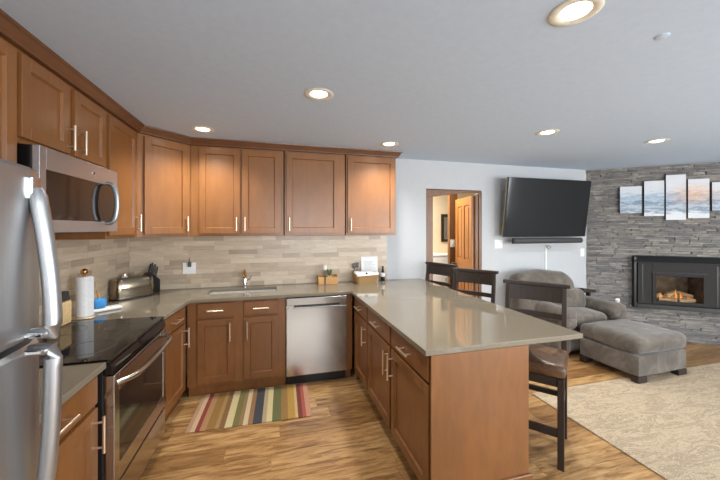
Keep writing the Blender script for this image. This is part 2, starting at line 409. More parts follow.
# the room behind: walls, chest, framed mirror
b = MB(); b.box(1.30, 4.2, 5.4, 5.5, 0, H).box(1.2, 1.30, YB+.12, 5.5, 0, H).box(4.2, 4.3, YB+.12, 5.5, 0, H)
struct(b.build('wall_bedroom', 'cream'))
struct(MB().box(1.2, 4.3, YB+.12, 5.5, H, H+.08).build('ceiling_bedroom', 'ceiling'))
l = bpy.data.lights.new('bedroom_fill_light', 'AREA'); l.shape = 'DISK'; l.size = .4; l.energy = 42; l.color = (1, .93, .82)  # unseen light added to brighten the next room and the open door
o = bpy.data.objects.new('bedroom_fill_light', l); COL.objects.link(o); o.location = (2.2, 4.5, H-.03)
# hall post with a switch plate beside the door
struct(MB().box(2.745, 2.89, 4.60, 4.66, 0, H).build('trim_2', 'jamb', bevel=.004))
t = thing('light_switch', 'white light switch plate on the wooden post through the doorway', 'light switch', (2.80, 4.60, 1.31))
MB().box(-.04, .04, -.006, 0, -.06, .06).build('plate', 'plate', t, bevel=.002); MB().box(-.012, .012, -.011, -.006, -.025, .025).build('rocker', 'plate', t, bevel=.002)
t = thing('mirror', 'dark framed mirror seen through the open doorway', 'mirror', (3.28, 5.398, 1.30))
b = MB(); b.box(-.24, -.19, -.03, 0, 0, .52).box(.19, .24, -.03, 0, 0, .52).box(-.19, .19, -.03, 0, 0, .05).box(-.19, .19, -.03, 0, .47, .52); b.build('frame', 'darkwood', t, bevel=.004)
MB().box(-.19, .19, -.012, -.004, .05, .47).build('mirror_glass', 'chrome', t)
t = thing('chest_of_drawers', 'white chest of drawers below the dark framed mirror in the next room', 'chest of drawers', (3.1, 5.39, 0))
MB().box(-.5, .5, -.42, 0, .06, 1.07).build('carcass', 'white', t, bevel=.004); MB().box(-.52, .52, -.44, 0, 1.07, 1.10).build('top', 'white', t, bevel=.006)
MB().box(-.48, .48, -.40, -.02, 0, .06).build('plinth', 'white', t)
for i in range(4):
    d = MB().box(-.47, .47, -.437, -.42, .09+i*.245, .09+i*.245+.225).build('drawer', 'white', t, bevel=.004)
    for sx in (-.22, .22): MB().tube([(sx, -.437, .2+i*.245), (sx, -.452, .2+i*.245)], [.008, .014], 12).build('knob', 'nickel', d, smooth=True)

# ------------------------------------------------------------------ kitchen cabinets
def shaker(name, x0, x1, z0, z1, parent, y=0., th=.020, st=.058, mat='cab', fixed=False):
    """a framed door; front face at y-th"""
    b = MB()
    b.box(x0, x0+st, y-th, y, z0, z1).box(x1-st, x1, y-th, y, z0, z1)
    b.box(x0+st, x1-st, y-th, y, z0, z0+st).box(x0+st, x1-st, y-th, y, z1-st, z1)
    # sloped inner bead and recessed panel
    i0, i1, k0, k1 = x0+st, x1-st, z0+st, z1-st; c = .005
    for q in ([(i0, k0), (i1, k0), (i1-c, k0+c), (i0+c, k0+c)], [(i1, k0), (i1, k1), (i1-c, k1-c), (i1-c, k0+c)],
              [(i1, k1), (i0, k1), (i0+c, k1-c), (i1-c, k1-c)], [(i0, k1), (i0, k0), (i0+c, k0+c), (i0+c, k1-c)]):
        vs = [b.bm.verts.new((q[0][0], y-th+.002, q[0][1])), b.bm.verts.new((q[1][0], y-th+.002, q[1][1])), b.bm.verts.new((q[2][0], y-th+.014, q[2][1])), b.bm.verts.new((q[3][0], y-th+.014, q[3][1]))]
        b.bm.faces.new(vs)
    b.box(i0, i1, y-th+.014, y-.002, k0, k1)
    return b.build(name, mat, parent, bevel=.0016, seg=1)
def pull(parent, x, z, y, L=.15, vert=True, mat='nickel', proj=.038):
    b = MB(); h = L/2; k = h*.68
    if vert:
        b.cyl((x, y-proj, z-h), (x, y-proj, z+h), .0068, seg=12)
        for q in (-k, k): b.cyl((x, y, z+q), (x, y-proj, z+q), .005, seg=10)
    else:
        b.cyl((x-h, y-proj, z), (x+h, y-proj, z), .0068, seg=12)
        for q in (-k, k): b.cyl((x+q, y, z), (x+q, y-proj, z), .005, seg=10)
    return b.build('handle', mat, parent, smooth=True)

def base_cabinet(label, loc, rz, wd, doors, dep=.60, name='base_cabinet', drawer=True, left=.02, right=.02, mid=.03, group='kitchen base cabinets', opentop=False):
    """doors: list of handle sides; local x 0..wd, front of the carcass at y=0"""
    t = thing(name, label, 'base cabinet', loc, rz, group)
    if opentop:
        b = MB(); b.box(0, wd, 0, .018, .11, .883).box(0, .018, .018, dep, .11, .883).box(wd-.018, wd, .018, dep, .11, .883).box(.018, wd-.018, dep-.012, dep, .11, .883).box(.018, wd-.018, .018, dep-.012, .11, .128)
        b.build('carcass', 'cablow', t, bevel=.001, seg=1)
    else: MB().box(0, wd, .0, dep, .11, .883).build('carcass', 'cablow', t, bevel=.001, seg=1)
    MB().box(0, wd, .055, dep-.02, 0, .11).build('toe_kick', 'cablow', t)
    n = len(doors); w1 = (wd-left-right-mid*(n-1))/n
    for i, side in enumerate(doors):
        x0 = left+i*(w1+mid); x1 = x0+w1
        if drawer:
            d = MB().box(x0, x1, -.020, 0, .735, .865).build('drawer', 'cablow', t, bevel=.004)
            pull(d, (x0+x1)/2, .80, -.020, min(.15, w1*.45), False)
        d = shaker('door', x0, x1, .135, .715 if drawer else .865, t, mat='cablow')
        pull(d, x1-.032 if side == 'R' else x0+.032, .60, -.020, .17)
    return t

FXL = -.81      # carcass front of the left run
FYB = 3.20      # carcass front of the back run
FXP = .81       # carcass front of the peninsula
base_cabinet('brown base cabinet between the fridge and the range', (FXL, 1.135, 0), 90, .65, ['R'])
base_cabinet('narrow brown base cabinet in the corner between range and sink cabinet', (FXL, 2.612, 0), 84.5, .562, ['R'], dep=.585, left=.03, right=.055)
base_cabinet('double door brown base cabinet below the sink', (-.748, FYB, 0), 0, .866, ['R', 'L'], dep=.54, left=.085, right=.070, mid=.085, opentop=True)
b = MB(); b.box(.727, .785, FYB-.005, FYB+.02, .11, .883).box(.727, .785, FYB+.06, FYB+.08, 0, .11)
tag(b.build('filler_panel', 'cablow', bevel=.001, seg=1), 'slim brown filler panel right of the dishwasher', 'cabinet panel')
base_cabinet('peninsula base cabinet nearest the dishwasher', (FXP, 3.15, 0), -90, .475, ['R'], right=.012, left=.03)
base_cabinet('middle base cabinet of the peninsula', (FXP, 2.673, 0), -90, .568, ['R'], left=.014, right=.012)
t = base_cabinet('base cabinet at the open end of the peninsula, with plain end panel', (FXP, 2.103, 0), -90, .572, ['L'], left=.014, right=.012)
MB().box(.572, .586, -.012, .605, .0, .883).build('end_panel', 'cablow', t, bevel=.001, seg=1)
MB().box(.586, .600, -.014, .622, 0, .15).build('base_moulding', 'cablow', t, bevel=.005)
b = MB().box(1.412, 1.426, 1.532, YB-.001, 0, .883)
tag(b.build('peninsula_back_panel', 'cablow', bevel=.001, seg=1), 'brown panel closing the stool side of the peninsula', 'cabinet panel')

# worktops
b = MB().box(XL+.011, -.767, 1.125, 1.79, .884, .914)
tag(b.build('countertop', 'quartz', bevel=.003), 'short grey quartz worktop between the fridge and the range', 'countertop')
sx0, sx1, sy0, sy1 = -.62, .035, 3.35, 3.635
b = MB(); ys = YB-.011
def gridslab(b, xs, ys_, inside, z0, z1):
    V = {}
    def v(i, j, z):
        if (i, j, z) not in V: V[(i, j, z)] = b.bm.verts.new((xs[i], ys_[j], z))
        return V[(i, j, z)]
    ok = lambda i, j: 0 <= i < len(xs)-1 and 0 <= j < len(ys_)-1 and inside((xs[i]+xs[i+1])/2, (ys_[j]+ys_[j+1])/2)
    for i in range(len(xs)-1):
        for j in range(len(ys_)-1):
            if not ok(i, j): continue
            b.bm.faces.new([v(i, j, z1), v(i+1, j, z1), v(i+1, j+1, z1), v(i, j+1, z1)])
            b.bm.faces.new([v(i, j, z0), v(i, j+1, z0), v(i+1, j+1, z0), v(i+1, j, z0)])
            for (di, dj, a, c) in ((-1, 0, (i, j), (i, j+1)), (1, 0, (i+1, j+1), (i+1, j)), (0, -1, (i+1, j), (i, j)), (0, 1, (i, j+1), (i+1, j+1))):
                if not ok(i+di, j+dj): b.bm.faces.new([v(*a, z0), v(*a, z1), v(*c, z1), v(*c, z0)])
def inside(x, y):
    if sx0 < x < sx1 and sy0 < y < sy1: return False
    if x < -.765: return y > 2.606
    if x < .765: return y > 3.155
    return y > 1.515
gridslab(b, [XL+.011, -.765, sx0, sx1, .765, 1.812], [1.515, 2.606, 3.155, sy0, sy1, ys], inside, .884, .914)
for v_ in b.bm.verts:
    if abs(v_.co.x+.765) < .001 and abs(v_.co.y-3.155) < .001: v_.co.x = -.714
tag(b.build('countertop', 'quartz', bevel=.003), 'long U-shaped grey quartz worktop with the sink and the peninsula', 'countertop')

# sink and faucet
t = thing('sink', 'stainless steel undermount sink set in the worktop', 'sink', ((sx0+sx1)/2, (sy0+sy1)/2, .70))
hx, hy = (sx1-sx0)/2, (sy1-sy0)/2
b = MB()
def rr(hx, hy, r, z, n=5):
    out = []
    for cx, cy, a0 in ((hx-r, hy-r, 0), (-hx+r, hy-r, 90), (-hx+r, -hy+r, 180), (hx-r, -hy+r, 270)):
        for k in range(n+1): a = R(a0+90*k/n); out.append((cx+r*math.cos(a), cy+r*math.sin(a), z))
    return out
b.rings([rr(hx+.012, hy+.012, .05, .1835), rr(hx-.003, hy-.003, .05, .1835), rr(hx-.008, hy-.008, .045, .02), rr(hx-.03, hy-.03, .03, .0), rr(.03, .03, .03, -.002)], cap=False)
b.rings([rr(hx+.012, hy+.012, .05, .1835), rr(hx+.002, hy+.002, .045, .015), rr(hx-.02, hy-.02, .03, -.012), rr(.03, .03, .03, -.012)], cap=False)
b.build('basin', 'sinksteel', t, smooth=True)
MB().lathe([(.0, .004), (.038, .004), (.042, .0), (.04, -.0015), (0, -.0015)], (0, 0, 0)).build('drain', 'chrome', t, smooth=True)
t = thing('faucet', 'brass-toned chrome faucet behind the sink', 'faucet', (-.295, 3.69, .914))
MB().lathe([(.0, 0), (.028, 0), (.028, .008), (.02, .014), (.019, .09), (.016, .1), (0, .1)]).build('base', 'chrome', t, smooth=True)
MB().tube([(0, 0, .09), (0, -.004, .13), (0, -.02, .165), (0, -.06, .185), (0, -.11, .178), (0, -.14, .15), (0, -.145, .125)], [.014, .014, .014, .013, .013, .014, .015], 14).build('spout', 'brass', t, smooth=True)
MB().tube([(.018, 0, .07), (.045, 0, .08), (.07, .0, .12)], [.007, .006, .005], 10).build('lever', 'chrome', t, smooth=True)

# wall cabinets: z 1.475 .. 2.36
UZ0, UZ1 = 1.475, 2.365
UXL, UYB = XL+.305, YB-.305
def wall_cabinet(label, loc, rz, wd, doors, z0=UZ0, dep=.303, left=.012, right=.012, mid=.02, hz=None, poly=None):
    t = thing('wall_cabinet', label, 'wall cabinet', loc, rz, 'kitchen wall cabinets')
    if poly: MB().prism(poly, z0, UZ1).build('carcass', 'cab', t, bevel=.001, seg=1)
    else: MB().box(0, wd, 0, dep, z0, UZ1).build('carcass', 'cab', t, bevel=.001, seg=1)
    n = len(doors); w1 = (wd-left-right-mid*(n-1))/n
    for i, side in enumerate(doors):
        x0 = left+i*(w1+mid); x1 = x0+w1
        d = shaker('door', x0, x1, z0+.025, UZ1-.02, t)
        pull(d, x1-.03 if side == 'R' else x0+.03, hz or z0+.12, -.020, .14)
    return t
wall_cabinet('brown wall cabinet beside the fridge top, left of the microwave', (UXL, 1.135, 0), 90, .645, ['L'])
wall_cabinet('short double door wall cabinet above the microwave', (UXL, 1.785, 0), 90, .795, ['R', 'L'], z0=1.94, mid=.05, hz=2.05, right=.022)
wall_cabinet('single door brown wall cabinet right of the microwave', (UXL, 2.590, 0), 90, .521, ['R'], right=.04)
# diagonal corner cabinet
c0 = Vector((UXL, 3.12)); c1 = Vector((UXL+.335, 3.455)); dl = (c1-c0).length
rot = Matrix.Rotation(R(-45), 2)
pl = [rot @ (Vector(p)-c0) for p in ((UXL, 3.12), (UXL+.335, UYB), (UXL+.335, YB-.002), (XL+.002, YB-.002), (XL+.002, 3.12))]
wall_cabinet('diagonal corner wall cabinet between the left run and the back run', (c0.x, c0.y, 0), 45, dl, ['R'], left=.05, right=.03, poly=[tuple(p) for p in pl])
xa = UXL+.337
wall_cabinet('double door wall cabinet above the sink', (xa, UYB, 0), 0, .106-xa, ['R', 'L'], left=.078, right=.031, mid=.020)
wall_cabinet('wide single door wall cabinet between sink cabinet and end cabinet', (.117, UYB, 0), 0, .649, ['L'], left=.018, right=.067)
wall_cabinet('end wall cabinet of the back run, nearest the doorway', (.777, UYB, 0), 0, .588, ['L'], left=.018, right=.014)

# crown moulding: profile swept along the tops, mitred
path = [Vector((UXL, 1.10)), Vector((UXL, 3.12)), Vector((UXL+.335, UYB)), Vector((1.365, UYB)), Vector((1.365, YB-.002))]
prof = [(-.03, UZ1+.001), (.026, UZ1+.001), (.030, UZ1+.012), (.036, UZ1+.02), (.052, UZ1+.046), (.062, UZ1+.052), (.064, H-.001), (-.03, H-.001)]
rings = []
for i, p in enumerate(path):
    d0 = (path[i]-path[i-1]).normalized() if i else None
    d1_ = (path[i+1]-path[i]).normalized() if i < len(path)-1 else None
    nrm = lambda d: Vector((d.y, -d.x))
    if d0 is None: m_ = nrm(d1_)
    elif d1_ is None: m_ = nrm(d0)
    else:
        m_ = nrm(d0)+nrm(d1_); m_ = m_/(m_.dot(nrm(d0)))
    rings.append([(p.x+m_.x*o_, p.y+m_.y*o_, z) for o_, z in prof])
b = MB(); b.rings(rings)
o = struct(b.build('trim_3', 'crown'))
# light rail below the microwave on the wall
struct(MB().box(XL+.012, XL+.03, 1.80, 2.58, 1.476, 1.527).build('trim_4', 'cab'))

# ------------------------------------------------------------------ appliances
# refrigerator: local x along +y of room, front at y=0 facing the room
t = thing('refrigerator', 'stainless steel top-freezer refrigerator at the left edge', 'refrigerator', (-.62, .335, 0), 90)
FW = .765
MB().box(.004, FW-.004, .075, .77, .03, 1.70).build('cabinet', 'fridge_side', t, bevel=.006)
MB().box(.03, FW-.03, .06, .74, 0, .03).build('base_grille', 'black', t)
def bowed(z0, z1, nm):
    b = MB(); n = 14; out = []
    for z, r in ((z0, .010), (z0+.010, 0), (z1-.010, 0), (z1, .010)):
        ring = []
        for k in range(n+1):
            x = FW*k/n; y = -.030*(1-(2*k/n-1)**2) + r + (.012 if k in (0, n) else 0)
            ring.append((x, y, z))
        ring += [(FW, .070, z), (0, .070, z)]; out.append(ring)
    b.rings(out); return b.build(nm, 'steel', t, smooth=True)
d_up = bowed(1.262, 1.712, 'freezer_door'); d_lo = bowed(.06, 1.246, 'fridge_door')
def fhandle(parent, za, zb, flip):
    pts = []; n = 18; hx_ = .70
    for k in range(n+1):
        s_ = k/n; z = za+(zb-za)*s_; s2 = 1-s_ if flip else s_
        # springs from the door at the far end, runs out to its full depth near the split between the doors
        y = -.020 - .036*math.sin(s2*math.pi/2)**(.5 if flip else 1.0)
        pts.append((hx_, y, z))
    pts.append((hx_, -.005, pts[-1][2]+(.0 if not flip else 0))) if not flip else pts.insert(0, (hx_, -.005, za))
    MB().tube(pts, [.014]+[.019]*(len(pts)-2)+[.014], 14).build('handle', 'steel', parent, smooth=True)
    zz = za if not flip else zb
    MB().box(hx_-.017, hx_+.017, -.022, -.004, zz-.03, zz+.03).build('handle_mount', 'chrome', parent, bevel=.004)
    z2 = zb if not flip else za
    MB().box(hx_-.030, hx_+.016, -.050, -.004, z2-.007, z2+.007).build('handle_bracket', 'chrome', parent, bevel=.004)
fhandle(d_up, 1.655, 1.275, False); fhandle(d_lo, 1.232, .80, True)

# range
RW = .795
t = thing('range', 'stainless steel electric range with black glass cooktop', 'range', (-.785, 1.7925, 0), 90)
MB().box(.005, RW-.005, .0, .60, .09, .900).build('body', 'black', t, bevel=.003)
MB().box(.02, RW-.02, .05, .58, 0, .09).build('base', 'black', t)
ck = MB().box(0, RW, -.030, .612, .9015, .922).build('cooktop', 'blackglass', t, bevel=.004)
b_ = M['greymetal']
for cx, cy, r in ((.21, .15, .115), (.58, .15, .085), (.21, .44, .08), (.58, .44, .10)):
    pts = [(cx+r*math.cos(a), cy+r*math.sin(a), .9222) for a in [2*math.pi*k/40 for k in range(40)]]
    MB().tube(pts, .0012, 6, closed=True).build('burner_ring', 'greymetal', ck)
MB().prism([(-.030, .899), (-.040, .868), (-.040, .846), (0, .846), (0, .899)], .004, RW-.004, 'x').build('control_panel', 'blackglass', t, bevel=.002)
b = MB(); x0, x1, z0, z1 = .012, RW-.012, .295, .838; f = .055
b.box(x0, x0+f, -.045, 0, z0, z1).box(x1-f, x1, -.045, 0, z0, z1).box(x0+f, x1-f, -.045, 0, z0, z0+.09).box(x0+f, x1-f, -.045, 0, z1-.095, z1)
od = b.build('oven_door', 'steelr', t, bevel=.003)
MB().box(x0+f, x1-f, -.040, -.004, z0+.09, z1-.095).build('oven_window', 'window_glass_dark', od)
b = MB()
for k in range(14): b.box(.10+k*.045, .128+k*.045, -.0465, -.043, .822, .828)
b.build('vent_slot', 'black', od)
pts = [(.03+(RW-.06)*k/20, -.045-.060*math.sin(min(1, min(k, 20-k)/4)*math.pi/2)**.7 - .012*math.sin(math.pi*k/20), .795) for k in range(21)]
MB().tube(pts, .0135, 14).build('handle', 'steelr', od, smooth=True)
dr = MB().box(.012, RW-.012, -.040, 0, .095, .275).build('storage_drawer', 'steelr', t, bevel=.004)

# microwave
t = thing('microwave', 'stainless steel over-the-range microwave', 'microwave', (-1.035, 1.805, 1.53), 90)
MW = .762
MB().box(0, MW, .03, .380, .0, .405).build('body', 'blackmetal', t, bevel=.003)
b = MB(); b.box(0, .045, -.0, .029, .0, .405).box(MW-.03, MW, 0, .029, .0, .405).box(.045, MW-.03, 0, .029, .30, .405).box(.045, MW-.03, 0, .029, 0, .062)
fr = b.build('front_frame', 'steelh', t, bevel=.002)
MB().box(.045, MW-.03, .004, .028, .062, .30).build('door_glass', 'window_glass_dark', t)
pts = [(.615, -.002-.054*math.sin(math.pi*k/32)**.6, .182-.128*math.cos(math.pi*k/32)) for k in range(33)]
MB().tube(pts, .016, 14, ry=.012).build('handle', 'steel', t, smooth=True)
b = MB(); b.cyl((.46, .0, .352), (.46, -.003, .352), .013, seg=24); em = b.build('emblem', 'chrome', t, smooth=True)
b = MB(); b.tube([(.46+.0095*math.cos(a), -.0035, .352+.0095*math.sin(a)) for a in [2*math.pi*k/24 for k in range(24)]], .001, 6, closed=True)
b.tube([(.455, -.0035, .352), (.459, -.0035, .356), (.461, -.0035, .348), (.465, -.0035, .353)], .001, 6); b.build('emblem_script', 'greymetal', em)
b = MB(); b.box(.03, MW-.03, .06, .34, -.006, 0); b.build('underside_vent', 'greymetal', t)

# dishwasher
DW = .598
t = thing('dishwasher', 'stainless steel dishwasher under the back counter', 'dishwasher', (.124, FYB-.012, 0), 0)
MB().box(.003, DW-.003, .02, .55, .1, .875).build('tub', 'black', t)
MB().box(.003, DW-.003, .07, .50, 0, .1).build('toe_kick', 'black', t)
dd = MB().box(0, DW, -.022, .018, .115, .775).build('door', 'steeldw', t, bevel=.004)
dc = MB().box(0, DW, -.022, .018, .800, .872).build('control_panel', 'steeldw', t, bevel=.004)
MB().box(0.0, DW, -.008, .016, .776, .799).build('handle_recess', 'steeldw', t)
MB().box(.07, DW-.07, -.030, -.010, .768, .782).build('handle_lip', 'steeldw', dd, bevel=.004)
MB().box(.07, DW-.07, -.0095, -.0081, .783, .799).build('handle_shadow', 'black', t)
b = MB(); b.cyl((.515, -.022, .20), (.515, -.026, .20), .020, seg=24); em = b.build('emblem', 'chrome', dd, smooth=True)
b = MB(); b.tube([(.515+.015*math.cos(a), -.0265, .20+.015*math.sin(a)) for a in [2*math.pi*k/24 for k in range(24)]], .0012, 6, closed=True)
b.tube([(.508, -.0265, .199), (.513, -.0265, .206), (.517, -.0265, .194), (.522, -.0265, .202)], .0012, 6); b.build('emblem_script', 'greymetal', em)

# ------------------------------------------------------------------ things on the counters
CT = .9145
t = thing('paper_towel_holder', 'paper towel roll on a metal holder behind the cooktop', 'paper towel holder', (-1.30, 2.72, CT))
MB().lathe([(0, 0), (.075, 0), (.078, .006), (.07, .012), (0, .012)]).build('base', 'nickel', t, smooth=True)
MB().lathe([(0, .012), (.007, .012), (.007, .30), (.012, .305), (.021, .318), (.023, .330), (.018, .342), (.008, .349), (0, .35)]).build('post', 'brass', t, smooth=True)
MB().lathe([(.02, .014), (.044, .014), (.046, .018), (.046, .288), (.044, .292), (.02, .292), (.02, .014)]).build('paper_roll', 'paper', t, smooth=True)
b = MB(); sh = []
for z in (.02, .29):
    sh.append([(00.0465*math.cos(a), 00.0465*math.sin(a), z) for a in [R(-100+i*8) for i in range(8)]] + [(.064, -.014, z)])
vs = [[b.bm.verts.new(p) for p in r] for r in sh]
for i in range(len(vs[0])-1): b.bm.faces.new((vs[0][i], vs[0][i+1], vs[1][i+1], vs[1][i]))
fl = b.build('paper_flap', 'paper', t); sd = fl.modifiers.new('thickness', 'SOLIDIFY'); sd.thickness = .001; sd.offset = 1
t = thing('spoon_rest', 'white spoon rest with a blue scrubber right of the paper towels', 'spoon rest', (-1.265, 2.915, CT), 40)
MB().rbox((0, 0, .012), (.11, .045, .012), .012, 6).build('dish', 'white', t, smooth=True)
b = MB(); b.rbox((-.03, .0, .062), (.045, .035, .040), .03, 7); b.build('scrubber', 'blue', t, smooth=True)
MB().tube([(-.03, 0, .10), (-.04, .01, .16)], [.009, .006], 10).build('scrubber_handle', 'bamboo', t, smooth=True)
t = thing('utensil_block', 'beige block with a black top between fridge and paper towels', 'utensil block', (-1.30, 2.67-.03-.16, CT+.008))
t.location = (-1.34, 2.52, .9225)
MB().rbox((0, 0, .075), (.04, .06, .075), .012, 5).build('block', 'utensil', t, smooth=True)
MB().prism([(-.055, .155), (.055, .155), (.035, .215), (-.04, .215)], -.035, .035, 'x').build('cap', 'black', t, bevel=.006)
MB().tube([(0, -.02, .150), (0, -.02, .156)], [.012, .012], 10).build('neck', 'black', t)

t = thing('toaster', 'long shiny steel toaster in the counter corner', 'toaster', (-1.255, 3.40, CT), 44)
b = MB(); b.rings([rr(.165, .075, .055, z, 6) for z in (.015, .03)] + [rr(.168, .078, .055, .09, 6), rr(.165, .075, .055, .165, 6), rr(.158, .068, .05, .178, 6), rr(.14, .05, .04, .182, 6)])
b.build('shell', 'toaster', t, smooth=True)
b = MB(); b.rings([rr(.158, .070, .052, 0, 6), rr(.166, .076, .055, .004, 6), rr(.166, .076, .055, .0149, 6)]); b.build('base', 'black', t, smooth=True)
MB().box(-.12, .12, -.014, .014, .1822, .1845).build('slot', 'black', t, bevel=.001)
b = MB()
for i in range(3): b.cyl((.165, -.03+.03*i, .06), (.178, -.03+.03*i, .06), .010, seg=14)
b.build('knob', 'black', t, smooth=True)
MB().box(.166, .19, -.02, .02, .115, .13).build('lever', 'black', t, bevel=.004)
t = thing('knife_block', 'black knife block with dark-handled knives behind the toaster', 'knife block', (-1.175, 3.64, CT), -35)
b = MB(); b.prism([(-.06, 0), (.06, 0), (.06, .12), (-.03, .20), (-.06, .17)], -.045, .045, 'x'); b.build('block', 'black', t, bevel=.004)
dv = Vector((0, -.35, 1)).normalized(); dv = Vector((0, .45, .9)).normalized()
for i, (dx, dy, L) in enumerate(((-.025, -.015, .12), (.0, -.02, .13), (.025, -.01, .12), (-.018, .02, .10), (.018, .022, .11))):
    p = Vector((dx, dy, .155-.55*(dy))); q = p+Vector((dx*.7, .25, 1)).normalized()*L
    b = MB(); b.tube([p, p.lerp(q, .5), q], [.010, .0125, .0095], 10, ry=.008); k = b.build('knife', 'black', t, smooth=True)
t = thing('salt_shaker', 'small white shaker with metal top behind the toaster', 'shaker', (-1.36, 3.52, CT))
MB().lathe([(0, 0), (.026, 0), (.028, .01), (.026, .17), (.022, .185), (0, .185)]).build('body', 'white', t, smooth=True)
MB().lathe([(0, .186), (.022, .186), (.02, .205), (.01, .212), (0, .212)]).build('cap', 'nickel', t, smooth=True)

t = thing('planter', 'bamboo organiser box with a small green plant and white bottle', 'planter box', (.605, 3.655, CT))
b = MB(); b.box(-.11, .11, -.05, -.042, 0, .085).box(-.11, .11, .042, .05, 0, .10).box(-.11, -.102, -.042, .042, 0, .10).box(.102, .11, -.042, .042, 0, .10).box(-.102, .102, -.042, .042, 0, .01)
b.build('box', 'bamboo', t, bevel=.002)
MB().box(-.045, -.028, -.0515, -.0505, .0, .10).build('dark_inlay', 'black', t)
t = thing('soap_bottle', 'clear bottle with white cap in the bamboo box', 'bottle', (.575, 3.655, CT+.011))
MB().lathe([(0, 0), (.022, 0), (.022, .13), (.012, .15), (0, .15)]).build('body', 'glass', t, smooth=True)
MB().lathe([(0, .151), (.020, .151), (.026, .165), (.026, .195), (.018, .207), (0, .207)]).build('cap', 'white', t, smooth=True)
b = MB()
for i in range(11):
    a = i*2.4; r0 = .008; L = .07+.03*random.random()
    p0 = Vector((.0, 0, .075)); d = Vector((math.cos(a)*.4, math.sin(a)*.35, 1)).normalized()
    s_ = d.cross(Vector((math.sin(a), -math.cos(a), .1))).normalized()*.011
    p = [p0, p0+d*L*.5+s_, p0+d*L, p0+d*L*.5-s_]
    vv = [b.bm.verts.new(q) for q in p]; b.bm.faces.new(vv)
t = thing('potted_plant', 'small green potted plant in the bamboo box', 'plant', (.628, 3.655, CT+.011))
lf = b.build('leaves', 'leaf', t); sd = lf.modifiers.new('thickness', 'SOLIDIFY'); sd.thickness = .002
MB().lathe([(0, 0), (.022, 0), (.026, .075), (.022, .075), (.018, .068), (0, .068)]).build('pot', 'white', t, smooth=True)

t = thing('basket', 'wicker basket lined with white cloth below the welcome card', 'basket', (1.045, 3.572, CT))
b = MB(); b.rings([rr(.115, .07, .03, 0), rr(.125, .08, .035, .05), rr(.132, .085, .035, .11), rr(.125, .078, .035, .11), rr(.118, .072, .035, .05), rr(.108, .064, .03, .008)]); b.build('weave', 'wicker', t, smooth=True)
b = MB(); b.rings([rr(.134, .087, .04, .100), rr(.136, .089, .04, .116), rr(.128, .08, .035, .128), rr(.115, .07, .03, .11)]+[rr(.06, .03, .02, .125)]); o = b.build('liner', 'paper', t, smooth=True)
me = o.data
for v_ in me.vertices: v_.co += noise.noise_vector(v_.co*30)*.016
MB().lathe([(0, 0), (.012, 0), (.014, .012), (0, .02)], (-.02, -.088, .118), 12).build('button', 'black', t, smooth=True)
t = thing('welcome_card', 'white printed card standing behind the wicker basket', 'sign', (1.135, 3.712, CT)); t.rotation_euler = (R(-7), 0, 0)
MB().box(-.105, .105, -.0015, .0015, 0, .295).build('card', 'paper', t)
b = MB(); rs = random.Random(9)
for i in range(9): b.box(-.07, .02+rs.random()*.06, -.0020, -.0016, .235-.014*i, .238-.014*i)
b.build('printed_lines', flat('grey_print', (168, 168, 166), .8), t)
t = thing('wooden_utensil_holder', 'tan wooden holder with dark spoon tips left of the basket', 'utensil holder', (.955, 3.712, CT))
MB().lathe([(0, 0), (.035, 0), (.036, .13), (.03, .13), (.03, .01), (0, .01)]).build('cup', 'bamboo', t, smooth=True)
for dx, L in ((-.012, .19), (.014, .2)):
    b = MB(); b.tube([(dx, 0, .02), (dx*1.3, 0, L-.02)], .004, 8); b.rbox((dx*1.5, 0, L), (.018, .006, .028), .006, 4); b.build('spoon', 'greymetal', t, smooth=True)
t = thing('oil_bottle', 'small dark glass bottle with white label right of the basket', 'bottle', (1.29, 3.69, CT))
MB().lathe([(0, 0), (.024, 0), (.025, .004), (.025, .10), (.014, .12), (.011, .155), (0, .155)]).build('body', 'blackglass', t, smooth=True)
MB().lathe([(.0255, .052), (.0262, .053), (.0262, .098), (.0255, .099), (.0255, .052)]).build('paper_label', 'paper', t, smooth=True)
MB().lathe([(0, .1555), (.013, .1555), (.013, .178), (0, .18)]).build('cap', 'black', t, smooth=True)

def plate(label, loc, rz, wd=.075, ht=.12, kind='outlet_cover', toggles=1, cat='outlet'):
    t = thing(kind, label, cat, loc, rz)
    MB().box(-wd/2, wd/2, -.006, 0, -ht/2, ht/2).build('plate', 'plate', t, bevel=.002)
    for i in range(toggles):
        cx = (i-(toggles-1)/2)*.046
        MB().box(cx-.016, cx+.016, -.009, -.006, -.034, .034).build('socket', 'white', t, bevel=.003)
    return t
plate('white double outlet plate on the backsplash left of the sink', (-.855, YB-.0105, 1.13), 0, .125, .12, toggles=2)
t = thing('plug', 'small grey plug in the backsplash outlet', 'plug', (-.85, YB-.0200, 1.165)); MB().box(-.016, .016, -.022, 0, -.02, .03).build('plug_body', 'greymetal', t, bevel=.004); MB().tube([(0, -.012, .03), (0, -.02, .06), (0, -.012, .075)], .004, 8).build('prong_cap', 'greymetal', t)
plate('white plate on the wall below the lower left corner of the television', (3.0, YB, 1.335), 0, .125, .115, toggles=2)
plate('white outlet plate beside the stone corner below the television', (4.475, YB, 1.19), 0, .075, .12)

# ------------------------------------------------------------------ rugs
t = tag(MB().box(-.475, .475, -.285, .285, 0, .008).build('kitchen_rug', 'stripe', bevel=.002), 'striped multicolour runner rug in front of the sink', 'rug')
t.location = (-.160, 2.95, .0005); uvproj(t, lambda c: ((c.x+.475)/.95, (c.y+.31)/.62)); t.rotation_euler = (0, 0, R(-1.6))
# beige area rug, its top edge gently uneven
t = tag(MB().box(2.335, 5.9, -.6, 2.47, .0005, .011).build('area_rug', 'rug', bevel=.004), 'large beige mottled area rug in the living room', 'rug')
b = MB()

